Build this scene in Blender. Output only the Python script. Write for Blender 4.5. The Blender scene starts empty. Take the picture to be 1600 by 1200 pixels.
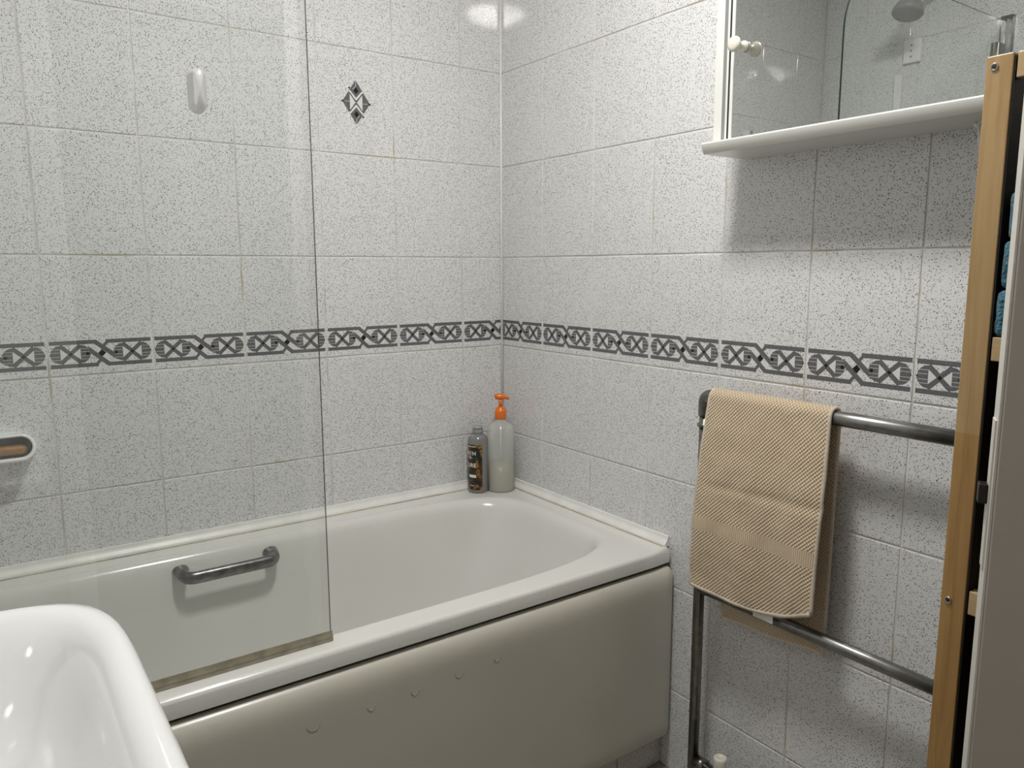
import bpy, bmesh, math, random
from math import pi, sin, cos
from mathutils import Vector, Matrix, Euler, noise

SC = bpy.context.scene
COL = SC.collection
random.seed(7)

# ------------------------------------------------------------------ camera
cam_d = bpy.data.cameras.new('camera')
cam_d.sensor_width = 36.0
cam_d.lens = 1196.67 / 1600 * 36.0
cam_d.clip_start = 0.02
cam = bpy.data.objects.new('camera', cam_d)
COL.objects.link(cam)
_r = Vector((0.8166462, -0.57713212, -0.00273823))
_d = Vector((-0.08846379, -0.12048567, -0.98876557))
_f = Vector((0.57031846, 0.80771388, -0.14944946))
cam.matrix_world = Matrix(((_r.x, -_d.x, -_f.x, -1.25627),
                           (_r.y, -_d.y, -_f.y, -1.8276),
                           (_r.z, -_d.z, -_f.z, 1.17082),
                           (0, 0, 0, 1)))
SC.camera = cam

# ------------------------------------------------------------------ world, exposure
world = bpy.data.worlds.new('world')
SC.world = world
world.use_nodes = True
world.node_tree.nodes['Background'].inputs[0].default_value = (0.55, 0.52, 0.48, 1)
world.node_tree.nodes['Background'].inputs[1].default_value = 0.12
SC.view_settings.view_transform = 'Standard'
SC.view_settings.look = 'None'
SC.view_settings.exposure = 0.0
SC.view_settings.gamma = 1.0
SC.view_settings.use_curve_mapping = False
SC.cycles.sample_clamp_indirect = 0.0      # keep the lamp's mirror images in the glazed tiles
LAMP_STRENGTH = 118.0
LAMP_POS = (-0.68, -1.03, 2.26)

# ------------------------------------------------------------------ materials
def newmat(name):
    m = bpy.data.materials.new(name)
    m.use_nodes = True
    return m, m.node_tree, m.node_tree.nodes['Principled BSDF']

def mat(name, color, rough=0.5, metal=0.0, spec=0.5, coat=0.0, coat_rough=0.05, noise=0.0, nscale=8.0, bump=0.0, bscale=40.0):
    m, t, b = newmat(name)
    b.inputs['Base Color'].default_value = (*color, 1)
    b.inputs['Roughness'].default_value = rough
    b.inputs['Metallic'].default_value = metal
    b.inputs['Specular IOR Level'].default_value = spec
    b.inputs['Coat Weight'].default_value = coat
    b.inputs['Coat Roughness'].default_value = coat_rough
    if noise or bump:
        geo = t.nodes.new('ShaderNodeNewGeometry')
    if noise:
        n = t.nodes.new('ShaderNodeTexNoise'); n.inputs['Scale'].default_value = nscale; n.inputs['Detail'].default_value = 4
        t.links.new(geo.outputs['Position'], n.inputs['Vector'])
        r = t.nodes.new('ShaderNodeMapRange'); r.inputs['From Min'].default_value = .3; r.inputs['From Max'].default_value = .7
        r.inputs['To Min'].default_value = 1 - noise; r.inputs['To Max'].default_value = 1 + noise * .3
        t.links.new(n.outputs['Fac'], r.inputs['Value'])
        mx = t.nodes.new('ShaderNodeVectorMath'); mx.operation = 'SCALE'
        mx.inputs[0].default_value = color
        t.links.new(r.outputs['Result'], mx.inputs['Scale'])
        t.links.new(mx.outputs['Vector'], b.inputs['Base Color'])
    if bump:
        n2 = t.nodes.new('ShaderNodeTexNoise'); n2.inputs['Scale'].default_value = bscale; n2.inputs['Detail'].default_value = 3
        t.links.new(geo.outputs['Position'], n2.inputs['Vector'])
        bp = t.nodes.new('ShaderNodeBump'); bp.inputs['Strength'].default_value = bump; bp.inputs['Distance'].default_value = 0.001
        t.links.new(n2.outputs['Fac'], bp.inputs['Height'])
        t.links.new(bp.outputs['Normal'], b.inputs['Normal'])
    return m

def speckle_mat(name, base=(.80, .80, .797), fleck=(.30, .30, .305), dark=(.085, .085, .09), rough=.065):
    m, t, b = newmat(name)
    N, L = t.nodes, t.links
    geo = N.new('ShaderNodeNewGeometry')
    warp = N.new('ShaderNodeTexNoise'); warp.inputs['Scale'].default_value = 520; warp.inputs['Detail'].default_value = 1
    L.new(geo.outputs['Position'], warp.inputs['Vector'])
    sub = N.new('ShaderNodeVectorMath'); sub.operation = 'SUBTRACT'; sub.inputs[1].default_value = (.5, .5, .5)
    L.new(warp.outputs['Color'], sub.inputs[0])
    sc = N.new('ShaderNodeVectorMath'); sc.operation = 'SCALE'; sc.inputs['Scale'].default_value = .0020
    L.new(sub.outputs[0], sc.inputs[0])
    ad = N.new('ShaderNodeVectorMath'); ad.operation = 'ADD'
    L.new(geo.outputs['Position'], ad.inputs[0]); L.new(sc.outputs[0], ad.inputs[1])
    def layer(scale, r0, r1, thr):
        v = N.new('ShaderNodeTexVoronoi'); v.inputs['Scale'].default_value = scale; v.inputs['Randomness'].default_value = 1
        L.new(ad.outputs[0], v.inputs['Vector'])
        mr = N.new('ShaderNodeMapRange'); mr.inputs['From Min'].default_value = r0; mr.inputs['From Max'].default_value = r1
        mr.inputs['To Min'].default_value = 1; mr.inputs['To Max'].default_value = 0
        L.new(v.outputs['Distance'], mr.inputs['Value'])
        sp = N.new('ShaderNodeSeparateColor'); L.new(v.outputs['Color'], sp.inputs[0])
        gt = N.new('ShaderNodeMath'); gt.operation = 'GREATER_THAN'; gt.inputs[1].default_value = thr
        L.new(sp.outputs[0], gt.inputs[0])
        mu = N.new('ShaderNodeMath'); mu.operation = 'MULTIPLY'
        L.new(mr.outputs[0], mu.inputs[0]); L.new(gt.outputs[0], mu.inputs[1])
        return mu.outputs[0]
    def mix(fac, a, bcol):
        x = N.new('ShaderNodeMix'); x.data_type = 'RGBA'
        L.new(fac, x.inputs[0])
        if isinstance(a, tuple): x.inputs[6].default_value = (*a, 1)
        else: L.new(a, x.inputs[6])
        x.inputs[7].default_value = (*bcol, 1)
        return x.outputs[2]
    c = mix(layer(350, .22, .42, .30), base, fleck)
    c = mix(layer(290, .22, .34, .62), c, dark)
    L.new(c, b.inputs['Base Color'])
    b.inputs['Roughness'].default_value = rough
    b.inputs['Specular IOR Level'].default_value = .5
    n2 = N.new('ShaderNodeTexNoise'); n2.inputs['Scale'].default_value = 55; n2.inputs['Detail'].default_value = 2
    L.new(geo.outputs['Position'], n2.inputs['Vector'])
    bp = N.new('ShaderNodeBump'); bp.inputs['Strength'].default_value = .06; bp.inputs['Distance'].default_value = .0006
    L.new(n2.outputs['Fac'], bp.inputs['Height']); L.new(bp.outputs['Normal'], b.inputs['Normal'])
    return m

def wood_mat(name, c1, c2, axis='z', scale=1.0, rough=.4, joint=None):
    m, t, b = newmat(name)
    N, L = t.nodes, t.links
    geo = N.new('ShaderNodeNewGeometry')
    mp = N.new('ShaderNodeMapping')
    s = {'z': (60, 60, 3.2), 'y': (60, 3.2, 60), 'x': (3.2, 60, 60)}[axis]
    mp.inputs['Scale'].default_value = tuple(k * scale for k in s)
    L.new(geo.outputs['Position'], mp.inputs['Vector'])
    n = N.new('ShaderNodeTexNoise'); n.inputs['Scale'].default_value = 1.6; n.inputs['Detail'].default_value = 5; n.inputs['Distortion'].default_value = .8
    L.new(mp.outputs[0], n.inputs['Vector'])
    mr = N.new('ShaderNodeMapRange'); mr.inputs['From Min'].default_value = .36; mr.inputs['From Max'].default_value = .66
    L.new(n.outputs['Fac'], mr.inputs['Value'])
    x = N.new('ShaderNodeMix'); x.data_type = 'RGBA'
    x.inputs[6].default_value = (*c1, 1); x.inputs[7].default_value = (*c2, 1)
    L.new(mr.outputs[0], x.inputs[0])
    out = x.outputs[2]
    if joint is not None:
        sp = N.new('ShaderNodeSeparateXYZ'); L.new(geo.outputs['Position'], sp.inputs[0])
        lt = N.new('ShaderNodeMath'); lt.operation = 'LESS_THAN'; lt.inputs[1].default_value = joint
        L.new(sp.outputs[2], lt.inputs[0])
        y = N.new('ShaderNodeMix'); y.data_type = 'RGBA'
        y.blend_type = 'MULTIPLY'
        mf = N.new('ShaderNodeMath'); mf.operation = 'MULTIPLY'; mf.inputs[1].default_value = 1
        L.new(lt.outputs[0], mf.inputs[0]); L.new(mf.outputs[0], y.inputs[0])
        L.new(out, y.inputs[6]); y.inputs[7].default_value = (.90, .80, .62, 1)
        out = y.outputs[2]
    L.new(out, b.inputs['Base Color'])
    b.inputs['Roughness'].default_value = rough
    return m

def glass_mat(name, tint=(.93, .96, .94), refl=1.0, rough=0.0, haze=0.0, hazecol=(.7, .72, .7), ior=1.5):
    m = bpy.data.materials.new(name); m.use_nodes = True
    t = m.node_tree; N, L = t.nodes, t.links
    N.remove(N['Principled BSDF'])
    out = N['Material Output']
    tr = N.new('ShaderNodeBsdfTransparent'); tr.inputs[0].default_value = (*tint, 1)
    gl = N.new('ShaderNodeBsdfGlossy'); gl.inputs['Roughness'].default_value = rough; gl.inputs[0].default_value = (refl, refl, refl, 1)
    lw = N.new('ShaderNodeLayerWeight'); lw.inputs['Blend'].default_value = .5      # Schlick, the same from both sides of the sheet
    pw = N.new('ShaderNodeMath'); pw.operation = 'POWER'; pw.inputs[1].default_value = 5
    L.new(lw.outputs['Facing'], pw.inputs[0])
    fr = N.new('ShaderNodeMath'); fr.operation = 'MULTIPLY_ADD'; fr.inputs[1].default_value = .92; fr.inputs[2].default_value = 2 * ((ior - 1) / (ior + 1)) ** 2
    L.new(pw.outputs[0], fr.inputs[0])
    mx = N.new('ShaderNodeMixShader')
    L.new(fr.outputs[0], mx.inputs[0]); L.new(tr.outputs[0], mx.inputs[1]); L.new(gl.outputs[0], mx.inputs[2])
    last = mx.outputs[0]
    if haze:
        df = N.new('ShaderNodeBsdfDiffuse'); df.inputs[0].default_value = (*hazecol, 1)
        m2 = N.new('ShaderNodeMixShader'); m2.inputs[0].default_value = haze
        L.new(last, m2.inputs[1]); L.new(df.outputs[0], m2.inputs[2]); last = m2.outputs[0]
    L.new(last, out.inputs[0])
    return m

M = {}
M['tile'] = speckle_mat('speckled_tile_glaze')
M['plinth_tile'] = speckle_mat('plinth_tile_glaze', base=(.55, .53, .50))
M['print_grey'] = mat('border_print_grey', (.15, .15, .155), .12, noise=.25, nscale=260)
M['print_black'] = mat('border_print_black', (.008, .008, .008), .12)
M['print_light'] = mat('border_print_light', (.78, .78, .77), .12)
M['grout'] = mat('cream_grout', (.79, .775, .74), .85, noise=.25, nscale=9, bump=.4, bscale=300)
_t = M['grout'].node_tree; _b = _t.nodes['Principled BSDF']; _src = _b.inputs['Base Color'].links[0].from_socket
_n = _t.nodes.new('ShaderNodeTexNoise'); _n.inputs['Scale'].default_value = 6.5; _n.inputs['Detail'].default_value = 3
_g = _t.nodes.new('ShaderNodeNewGeometry'); _t.links.new(_g.outputs['Position'], _n.inputs['Vector'])
_m = _t.nodes.new('ShaderNodeMapRange'); _m.inputs['From Min'].default_value = .56; _m.inputs['From Max'].default_value = .72
_t.links.new(_n.outputs['Fac'], _m.inputs['Value'])
_x = _t.nodes.new('ShaderNodeMix'); _x.data_type = 'RGBA'; _x.inputs[7].default_value = (.50, .42, .25, 1)
_t.links.new(_m.outputs[0], _x.inputs[0]); _t.links.new(_src, _x.inputs[6]); _t.links.new(_x.outputs[2], _b.inputs['Base Color'])
M['paint'] = mat('white_wall_paint', (.74, .73, .70), .7, noise=.04)
M['ceiling'] = mat('ceiling_paint', (.80, .79, .76), .8, noise=.03)
M['vinyl'] = mat('beige_floor_vinyl', (.42, .39, .34), .45, noise=.3, nscale=30)
M['sealant'] = mat('white_sealant', (.88, .875, .84), .35, noise=.08, nscale=20)
M['enamel'] = mat('bath_acrylic', (.74, .735, .70), .16, coat=.25, noise=.03, nscale=5)
M['panel'] = mat('shaded_bath_acrylic', (.575, .555, .48), .3, coat=.15, noise=.05, nscale=4)  # white bath acrylic darkened: the panel's shade is put into its colour
M['ceramic'] = mat('white_ceramic', (.90, .90, .89), .08, coat=.6)
M['chrome'] = mat('worn_chrome', (.33, .33, .32), .36, metal=1, noise=.35, nscale=35)
M['chrome_dull'] = mat('dull_pewter_chrome', (.23, .225, .20), .3, metal=1, noise=.3, nscale=60)
M['handle'] = mat('tarnished_chrome_handle', (.25, .25, .245), .3, metal=1, noise=.5, nscale=70)
M['cab_white'] = mat('cream_white_cabinet_lacquer', (.80, .80, .755), .3, coat=.2)
M['track'] = mat('grey_door_track', (.26, .26, .26), .4)
M['dark_gap'] = mat('gap_shade_black', (.015, .015, .015), .6)  # near-black fill painting the shade in the door gap and screw recesses
M['knob'] = mat('cream_knob_plastic', (.78, .745, .64), .25, coat=.5)
M['mirror'] = mat('mirror_silver', (.66, .68, .665), .0, metal=1)
M['pane'] = glass_mat('clear_screen_glass', tint=(.955, .972, .962), haze=.03)
M['pane_edge'] = mat('dark_glass_edge', (.035, .05, .047), .15)
M['seal_strip'] = mat('yellowed_plastic_seal', (.43, .39, .29), .35, noise=.3, nscale=40)
M['clear_grip'] = glass_mat('clear_grip_plastic', tint=(.97, .98, .975), rough=.04, haze=.5, hazecol=(.60, .60, .58), ior=1.6)
M['orange'] = mat('orange_pump_plastic', (.85, .185, .012), .3, coat=.3)
M['grey_bottle'] = mat('grey_bottle_plastic', (.22, .22, .215), .22, coat=.4)
M['cap'] = mat('silver_cap_plastic', (.40, .40, .39), .3, metal=.3)
M['white_print'] = mat('white_label_print', (.85, .82, .76), .4)
M['towel_seam'] = None
M['door'] = mat('cream_door_paint', (.52, .47, .41), .45, noise=.05)
M['door_edge'] = mat('cream_door_edge_paint', (.68, .655, .60), .45, noise=.05)
M['latch'] = mat('blackened_latch_steel', (.025, .02, .016), .35, metal=.6)
M['wood'] = wood_mat('pale_birch', (.50, .335, .155), (.385, .24, .10), 'z', joint=0.985)
M['wood_y'] = wood_mat('pale_birch_cross', (.60, .44, .25), (.52, .37, .19), 'y')
M['unit_shade'] = mat('painted_shade_black', (.010, .006, .004), .6, noise=.2)  # near-black: the shade inside the shelf unit put into the colour
M['screw'] = mat('zinc_screw', (.6, .6, .58), .3, metal=1)
M['soap'] = mat('amber_soap', (.36, .17, .05), .35, coat=.4, noise=.3, nscale=60)
M['soap_dark'] = mat('dark_green_dish_lining', (.10, .11, .075), .3, noise=.4, nscale=60)  # dark green lining inside the dish
M['white_plastic'] = mat('white_plastic', (.90, .89, .86), .3, coat=.2)
M['cap_white'] = mat('cream_valve_cap', (.76, .735, .62), .4)
M['grey_head'] = mat('grey_shower_plastic', (.24, .24, .24), .3)
M['hose'] = mat('steel_hose', (.35, .35, .35), .3, metal=1)
M['scuff'] = mat('panel_scuff', (.43, .405, .355), .45)

def fabric_mat(name, c1, c2, kind):
    m, t, b = newmat(name)
    N, L = t.nodes, t.links
    uv = N.new('ShaderNodeUVMap'); uv.uv_map = 'UVMap'
    b.inputs['Roughness'].default_value = .95
    b.inputs['Sheen Weight'].default_value = .25
    sep = N.new('ShaderNodeSeparateXYZ'); L.new(uv.outputs[0], sep.inputs[0])
    def math(op, a, bb=None, c=None):
        n = N.new('ShaderNodeMath'); n.operation = op
        for i, v in enumerate((a, bb, c)):
            if v is None: continue
            if isinstance(v, (int, float)): n.inputs[i].default_value = v
            else: L.new(v, n.inputs[i])
        return n.outputs[0]
    U, V = sep.outputs[0], sep.outputs[1]
    nz = N.new('ShaderNodeTexNoise'); nz.inputs['Scale'].default_value = 30; nz.inputs['Detail'].default_value = 2
    L.new(uv.outputs[0], nz.inputs['Vector'])
    wob = math('MULTIPLY', nz.outputs['Fac'], 2.0)
    if kind == 'waffle':
        K = 2 * pi / .0056
        s1 = math('SINE', math('ADD', math('ADD', math('MULTIPLY', U, -K * .74), math('MULTIPLY', V, K * .72)), wob))
        s2 = math('SINE', math('ADD', math('MULTIPLY', U, K * .80), math('MULTIPLY', V, K * .75)))
        cell = math('ADD', math('MULTIPLY', s1, .30), math('MULTIPLY', s2, .20))
        rib = math('MULTIPLY', math('SINE', math('MULTIPLY', U, 2 * pi / .0042)), .22)
        # flat woven band across the front face
        bmask = math('MULTIPLY', math('GREATER_THAN', V, -.291), math('LESS_THAN', V, -.263))
        bm2 = math('MULTIPLY', math('GREATER_THAN', V, .32), math('LESS_THAN', V, .346))
        bmask = math('MAXIMUM', bmask, bm2)
        h = math('ADD', math('MULTIPLY', cell, math('SUBTRACT', 1.0, bmask)), math('MULTIPLY', rib, bmask))
        fac = math('ADD', h, .5)
    else:
        v = N.new('ShaderNodeTexVoronoi'); v.inputs['Scale'].default_value = 210
        geo = N.new('ShaderNodeNewGeometry')
        L.new(geo.outputs['Position'], v.inputs['Vector'])
        fac = math('SUBTRACT', 1.0, v.outputs['Distance'])
        h = fac
    x = N.new('ShaderNodeMix'); x.data_type = 'RGBA'; x.clamp_factor = True
    x.inputs[6].default_value = (*c2, 1); x.inputs[7].default_value = (*c1, 1)
    L.new(fac, x.inputs[0]); L.new(x.outputs[2], b.inputs['Base Color'])
    bp = N.new('ShaderNodeBump'); bp.inputs['Strength'].default_value = .8; bp.inputs['Distance'].default_value = .0022
    L.new(h, bp.inputs['Height']); L.new(bp.outputs['Normal'], b.inputs['Normal'])
    return m
M['towel'] = fabric_mat('beige_waffle_cotton', (.92, .75, .54), (.36, .26, .16), 'waffle')
M['towel_seam'] = mat('beige_towel_hem', (.72, .63, .51), .95, noise=.2, nscale=200)
M['blue_towel'] = fabric_mat('teal_terry_cotton', (.045, .20, .285), (.008, .045, .07), 'terry')

# liquid bottle plastics
def plastic_clear():
    m = bpy.data.materials.new('milky_bottle_plastic'); m.use_nodes = True
    t = m.node_tree; N, L = t.nodes, t.links
    b = N['Principled BSDF']; b.inputs['Base Color'].default_value = (.84, .85, .82, 1); b.inputs['Roughness'].default_value = .14
    b.inputs['Coat Weight'].default_value = .4
    tr = N.new('ShaderNodeBsdfTransparent'); tr.inputs[0].default_value = (.93, .94, .92, 1)
    mx = N.new('ShaderNodeMixShader'); mx.inputs[0].default_value = .42
    L.new(tr.outputs[0], mx.inputs[1]); L.new(b.outputs[0], mx.inputs[2]); L.new(mx.outputs[0], N['Material Output'].inputs[0])
    return m
M['milky'] = plastic_clear()
M['liquid'] = mat('pale_soap_liquid', (.40, .35, .235), .3)

def label_mat():
    m, t, b = newmat('dark_foliage_label')
    N, L = t.nodes, t.links
    geo = N.new('ShaderNodeNewGeometry')
    mp = N.new('ShaderNodeMapping'); mp.inputs['Scale'].default_value = (1, 1, .7); mp.inputs['Rotation'].default_value = (.5, .6, 0)
    L.new(geo.outputs['Position'], mp.inputs['Vector'])
    n = N.new('ShaderNodeTexNoise'); n.inputs['Scale'].default_value = 34; n.inputs['Detail'].default_value = 2; n.inputs['Distortion'].default_value = 1.2
    L.new(mp.outputs[0], n.inputs['Vector'])
    r = N.new('ShaderNodeValToRGB'); L.new(n.outputs['Fac'], r.inputs[0])
    e = r.color_ramp.elements
    e[0].position = .30; e[0].color = (.01, .012, .012, 1)
    e[1].position = .50; e[1].color = (.012, .02, .012, 1)
    for p, c in ((.53, (.10, .03, .012, 1)), (.57, (.015, .012, .01, 1)), (.615, (.42, .17, .02, 1)), (.67, (.12, .12, .03, 1)), (.72, (.03, .05, .03, 1))):
        k = e.new(p); k.color = c
    L.new(r.outputs[0], b.inputs['Base Color']); b.inputs['Roughness'].default_value = .35
    return m
M['label'] = label_mat()

# ------------------------------------------------------------------ builders
def obj(name, bm_or_me, material=None, parent=None, smooth=False, mats=None):
    if isinstance(bm_or_me, bmesh.types.BMesh):
        me = bpy.data.meshes.new(name)
        bmesh.ops.recalc_face_normals(bm_or_me, faces=bm_or_me.faces)
        bm_or_me.to_mesh(me); bm_or_me.free()
    else:
        me = bm_or_me
    if mats:
        for k in mats: me.materials.append(k)
    elif material: me.materials.append(material)
    if smooth:
        for p in me.polygons: p.use_smooth = True
    o = bpy.data.objects.new(name, me)
    COL.objects.link(o)
    if parent: o.parent = parent
    return o

def thing(name, label, cat, loc=(0, 0, 0), group=None):
    o = bpy.data.objects.new(name, None); COL.objects.link(o)
    o.empty_display_size = .05
    o.location = loc; o['label'] = label; o['category'] = cat
    if group: o['group'] = group
    return o

def settle(root):
    """the parts were built at world coordinates; keep them there under a root placed elsewhere"""
    for ch in [c for c in bpy.data.objects if c.parent == root]:
        ch.location = ch.location - root.location

def structure(o, label=None):
    o['kind'] = 'structure'
    if label: o['label'] = label
    return o

def bx(bm, x0, x1, y0, y1, z0, z1, mi=0):
    v = [bm.verts.new((x, y, z)) for z in (z0, z1) for y in (y0, y1) for x in (x0, x1)]
    fs = [(0, 2, 3, 1), (4, 5, 7, 6), (0, 1, 5, 4), (2, 6, 7, 3), (0, 4, 6, 2), (1, 3, 7, 5)]
    out = []
    for f in fs:
        k = bm.faces.new([v[i] for i in f]); k.material_index = mi; out.append(k)
    return out

def box(x0, x1, y0, y1, z0, z1, bev=0.0, seg=2):
    bm = bmesh.new(); bx(bm, x0, x1, y0, y1, z0, z1)
    if bev:
        bmesh.ops.bevel(bm, geom=bm.edges[:], offset=bev, segments=seg, profile=.5, affect='EDGES')
    return bm

def obox(name, b, material, parent=None, bev=0.0, seg=2):
    return obj(name, box(*b, bev=bev, seg=seg), material, parent, smooth=False)

def fillet(pts, r, n=6):
    pts = [Vector(p) for p in pts]
    out = [pts[0]]
    for i in range(1, len(pts) - 1):
        a, b, c = pts[i - 1], pts[i], pts[i + 1]
        d1 = (a - b); d2 = (c - b)
        k = min(r, d1.length * .49, d2.length * .49)
        p, q = b + d1.normalized() * k, b + d2.normalized() * k
        for j in range(n + 1):
            s = j / n
            out.append((1 - s) ** 2 * p + 2 * s * (1 - s) * b + s * s * q)
    out.append(pts[-1])
    return out

def tube(bm, pts, r, seg=16, rx=None, cap=True, up=Vector((0, 0, 1))):
    """sweep an ellipse (r, rx) along the points"""
    pts = [Vector(p) for p in pts]
    rx = rx or r
    rings = []
    prev = None
    for i, p in enumerate(pts):
        t = (pts[min(i + 1, len(pts) - 1)] - pts[max(i - 1, 0)]).normalized()
        if prev is None:
            a = up if abs(t.dot(up)) < .95 else Vector((0, 1, 0))
            n = t.cross(a).normalized()
        else:
            n = (prev - t * prev.dot(t)).normalized()
        prev = n
        b = t.cross(n)
        rr = r[i] if isinstance(r, (list, tuple)) else r
        r2 = rx[i] if isinstance(rx, (list, tuple)) else rx
        rings.append([bm.verts.new(p + n * rr * cos(2 * pi * k / seg) + b * r2 * sin(2 * pi * k / seg)) for k in range(seg)])
    for a, b in zip(rings, rings[1:]):
        for k in range(seg):
            bm.faces.new((a[k], a[(k + 1) % seg], b[(k + 1) % seg], b[k]))
    if cap:
        bm.faces.new(rings[0][::-1]); bm.faces.new(rings[-1])
    return bm

def lathe(profile, cx, cy, z0, seg=40, axis='z'):
    """profile: (radius, height) pairs from the bottom up"""
    bm = bmesh.new(); rings = []
    for r, h in profile:
        ring = []
        for k in range(seg):
            a = 2 * pi * k / seg
            if axis == 'z': ring.append(bm.verts.new((cx + r * cos(a), cy + r * sin(a), z0 + h)))
            elif axis == 'x': ring.append(bm.verts.new((cx + h, cy + r * cos(a), z0 + r * sin(a))))
        rings.append(ring)
    for a, b in zip(rings, rings[1:]):
        for k in range(seg): bm.faces.new((a[k], a[(k + 1) % seg], b[(k + 1) % seg], b[k]))
    if profile[0][0] > 1e-6: bm.faces.new(rings[0][::-1])
    if profile[-1][0] > 1e-6: bm.faces.new(rings[-1])
    bmesh.ops.remove_doubles(bm, verts=bm.verts[:], dist=1e-7)
    return bm

def loft(rings, cap_first=False, cap_last=False):
    bm = bmesh.new(); R = [[bm.verts.new(p) for p in ring] for ring in rings]
    n = len(R[0])
    for a, b in zip(R, R[1:]):
        for k in range(n): bm.faces.new((a[k], a[(k + 1) % n], b[(k + 1) % n], b[k]))
    for flag, ring in ((cap_first, R[0]), (cap_last, R[-1])):
        if flag:
            c = sum((v.co for v in ring), Vector()) / n
            cv = bm.verts.new(c)
            for k in range(n): bm.faces.new((ring[k], ring[(k + 1) % n], cv))
    return bm

def autosmooth(o, deg=35):
    me = o.data
    for p in me.polygons: p.use_smooth = True
    bm = bmesh.new(); bm.from_mesh(me)
    for e in bm.edges:
        if len(e.link_faces) == 2 and e.calc_face_angle(0) > math.radians(deg): e.smooth = False
    bm.to_mesh(me); bm.free()
    return o

# ------------------------------------------------------------------ room shell
X0, Y0, CEIL = -1.70, -2.25, 2.26
T = .0018      # how far the tiles stand proud of the grout bed
wall_back = structure(obox('wall_back', (X0 - .1, .1, T, .1, -.02, CEIL), M['grout']), 'wall of speckled grey tiles along the bath')
wall_right = structure(obox('wall_right', (T, .1, Y0 - .1, T, -.02, CEIL), M['grout']), 'wall of speckled grey tiles behind the towel rail')
wall_left = structure(obox('wall_left', (X0 - .1, X0 - T, Y0 - .1, T, -.02, CEIL), M['grout']), 'tiled wall behind the basin and shower')
bm = bmesh.new()
bx(bm, X0 - T, -1.02, Y0 - .1, Y0, -.02, CEIL); bx(bm, -.25, T, Y0 - .1, Y0, -.02, CEIL); bx(bm, -1.02, -.25, Y0 - .1, Y0, 2.05, CEIL)
structure(obj('wall_front', bm, M['paint']), 'painted wall with the doorway')
structure(obox('floor', (X0 - T, T, Y0, T, -.05, 0), M['vinyl']), 'pale beige vinyl floor')
structure(obox('ceiling', (X0 - .1, .1, Y0 - .1, .1, CEIL, CEIL + .05), M['ceiling']), 'white ceiling')
bm = bmesh.new()
bx(bm, -.28, -.20, Y0, Y0 + .03, 0, 2.10); bx(bm, -1.07, -.99, Y0, Y0 + .03, 0, 2.10); bx(bm, -.99, -.28, Y0, Y0 + .03, 2.02, 2.10)
structure(obj('trim_door_frame', bm, M['white_plastic']), 'white door frame')
bpy.data.objects['trim_door_frame'].name = 'trim_4'

# --- printed motifs as polygons in tile coordinates (metres, tile centre = 0)
def rect(u0, u1, v0, v1): return [(u0, v0), (u1, v0), (u1, v1), (u0, v1)]
def bar(p, q, w):
    d = Vector((q[0] - p[0], q[1] - p[1])).normalized() * (w / 2); n = Vector((-d.y, d.x))
    return [(p[0] - n.x, p[1] - n.y), (q[0] - n.x, q[1] - n.y), (q[0] + n.x, q[1] + n.y), (p[0] + n.x, p[1] + n.y)]
def dia(u, v, a, b=None): b = b or a; return [(u - a, v), (u, v - b), (u + a, v), (u, v + b)]
def lobe(u, v, w, h, side, k=8):
    P = [(u, v - h)]
    for i in range(k + 1):
        a = -pi / 2 + pi * i / k
        P.append((u + side * w * cos(a), v + h * sin(a)))
    return P
def border_polys(vc):
    g, b, w = [], [], []
    H = .0243; tk = .0082
    g += [rect(-.097, -.009, vc + H - tk / 2, vc + H + tk / 2), rect(.008, .097, vc + H - tk / 2, vc + H + tk / 2),
          rect(-.097, -.008, vc - H - tk / 2, vc - H + tk / 2), rect(.009, .097, vc - H - tk / 2, vc - H + tk / 2)]
    g += [bar((-.012, vc + H), (.030, vc - .012), .0092), bar((-.028, vc + .012), (.012, vc - H), .0092)]
    g += [bar((.012, vc + H), (.004, vc + .015), .006), bar((-.012, vc - H), (-.004, vc - .015), .006)]
    for s in (-1, 1):
        c = s * .0585
        g += [bar((c - .0190, vc - .0180), (c + .0190, vc + .0180), .0094), bar((c - .0190, vc + .0180), (c + .0190, vc - .0180), .0094)]
        g += [lobe(c - .0185, vc, .0185, .0190, -1), lobe(c + .0185, vc, .0185, .0190, 1)]
        for k in (-.011, -.0045, .0045, .011):
            w += [rect(c - .035, c - .0195, vc + k - .00035, vc + k + .00035), rect(c + .0195, c + .035, vc + k - .00035, vc + k + .00035)]
        w += [[(c - .0185, vc - .0122), (c - .0050, vc), (c - .0185, vc + .0122)], [(c + .0185, vc - .0122), (c + .0185, vc + .0122), (c + .0050, vc)]]
        b.append(dia(c, vc, .0040))
    b += [dia(0, vc, .0076), dia(-.027, vc, .0042), dia(.027, vc, .0042), dia(-.0955, vc, .0018), dia(.0955, vc, .0018)]
    w += [dia(-.0085, vc + .0095, .0058), dia(.0085, vc - .0095, .0058)]
    return g, w, b
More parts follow.
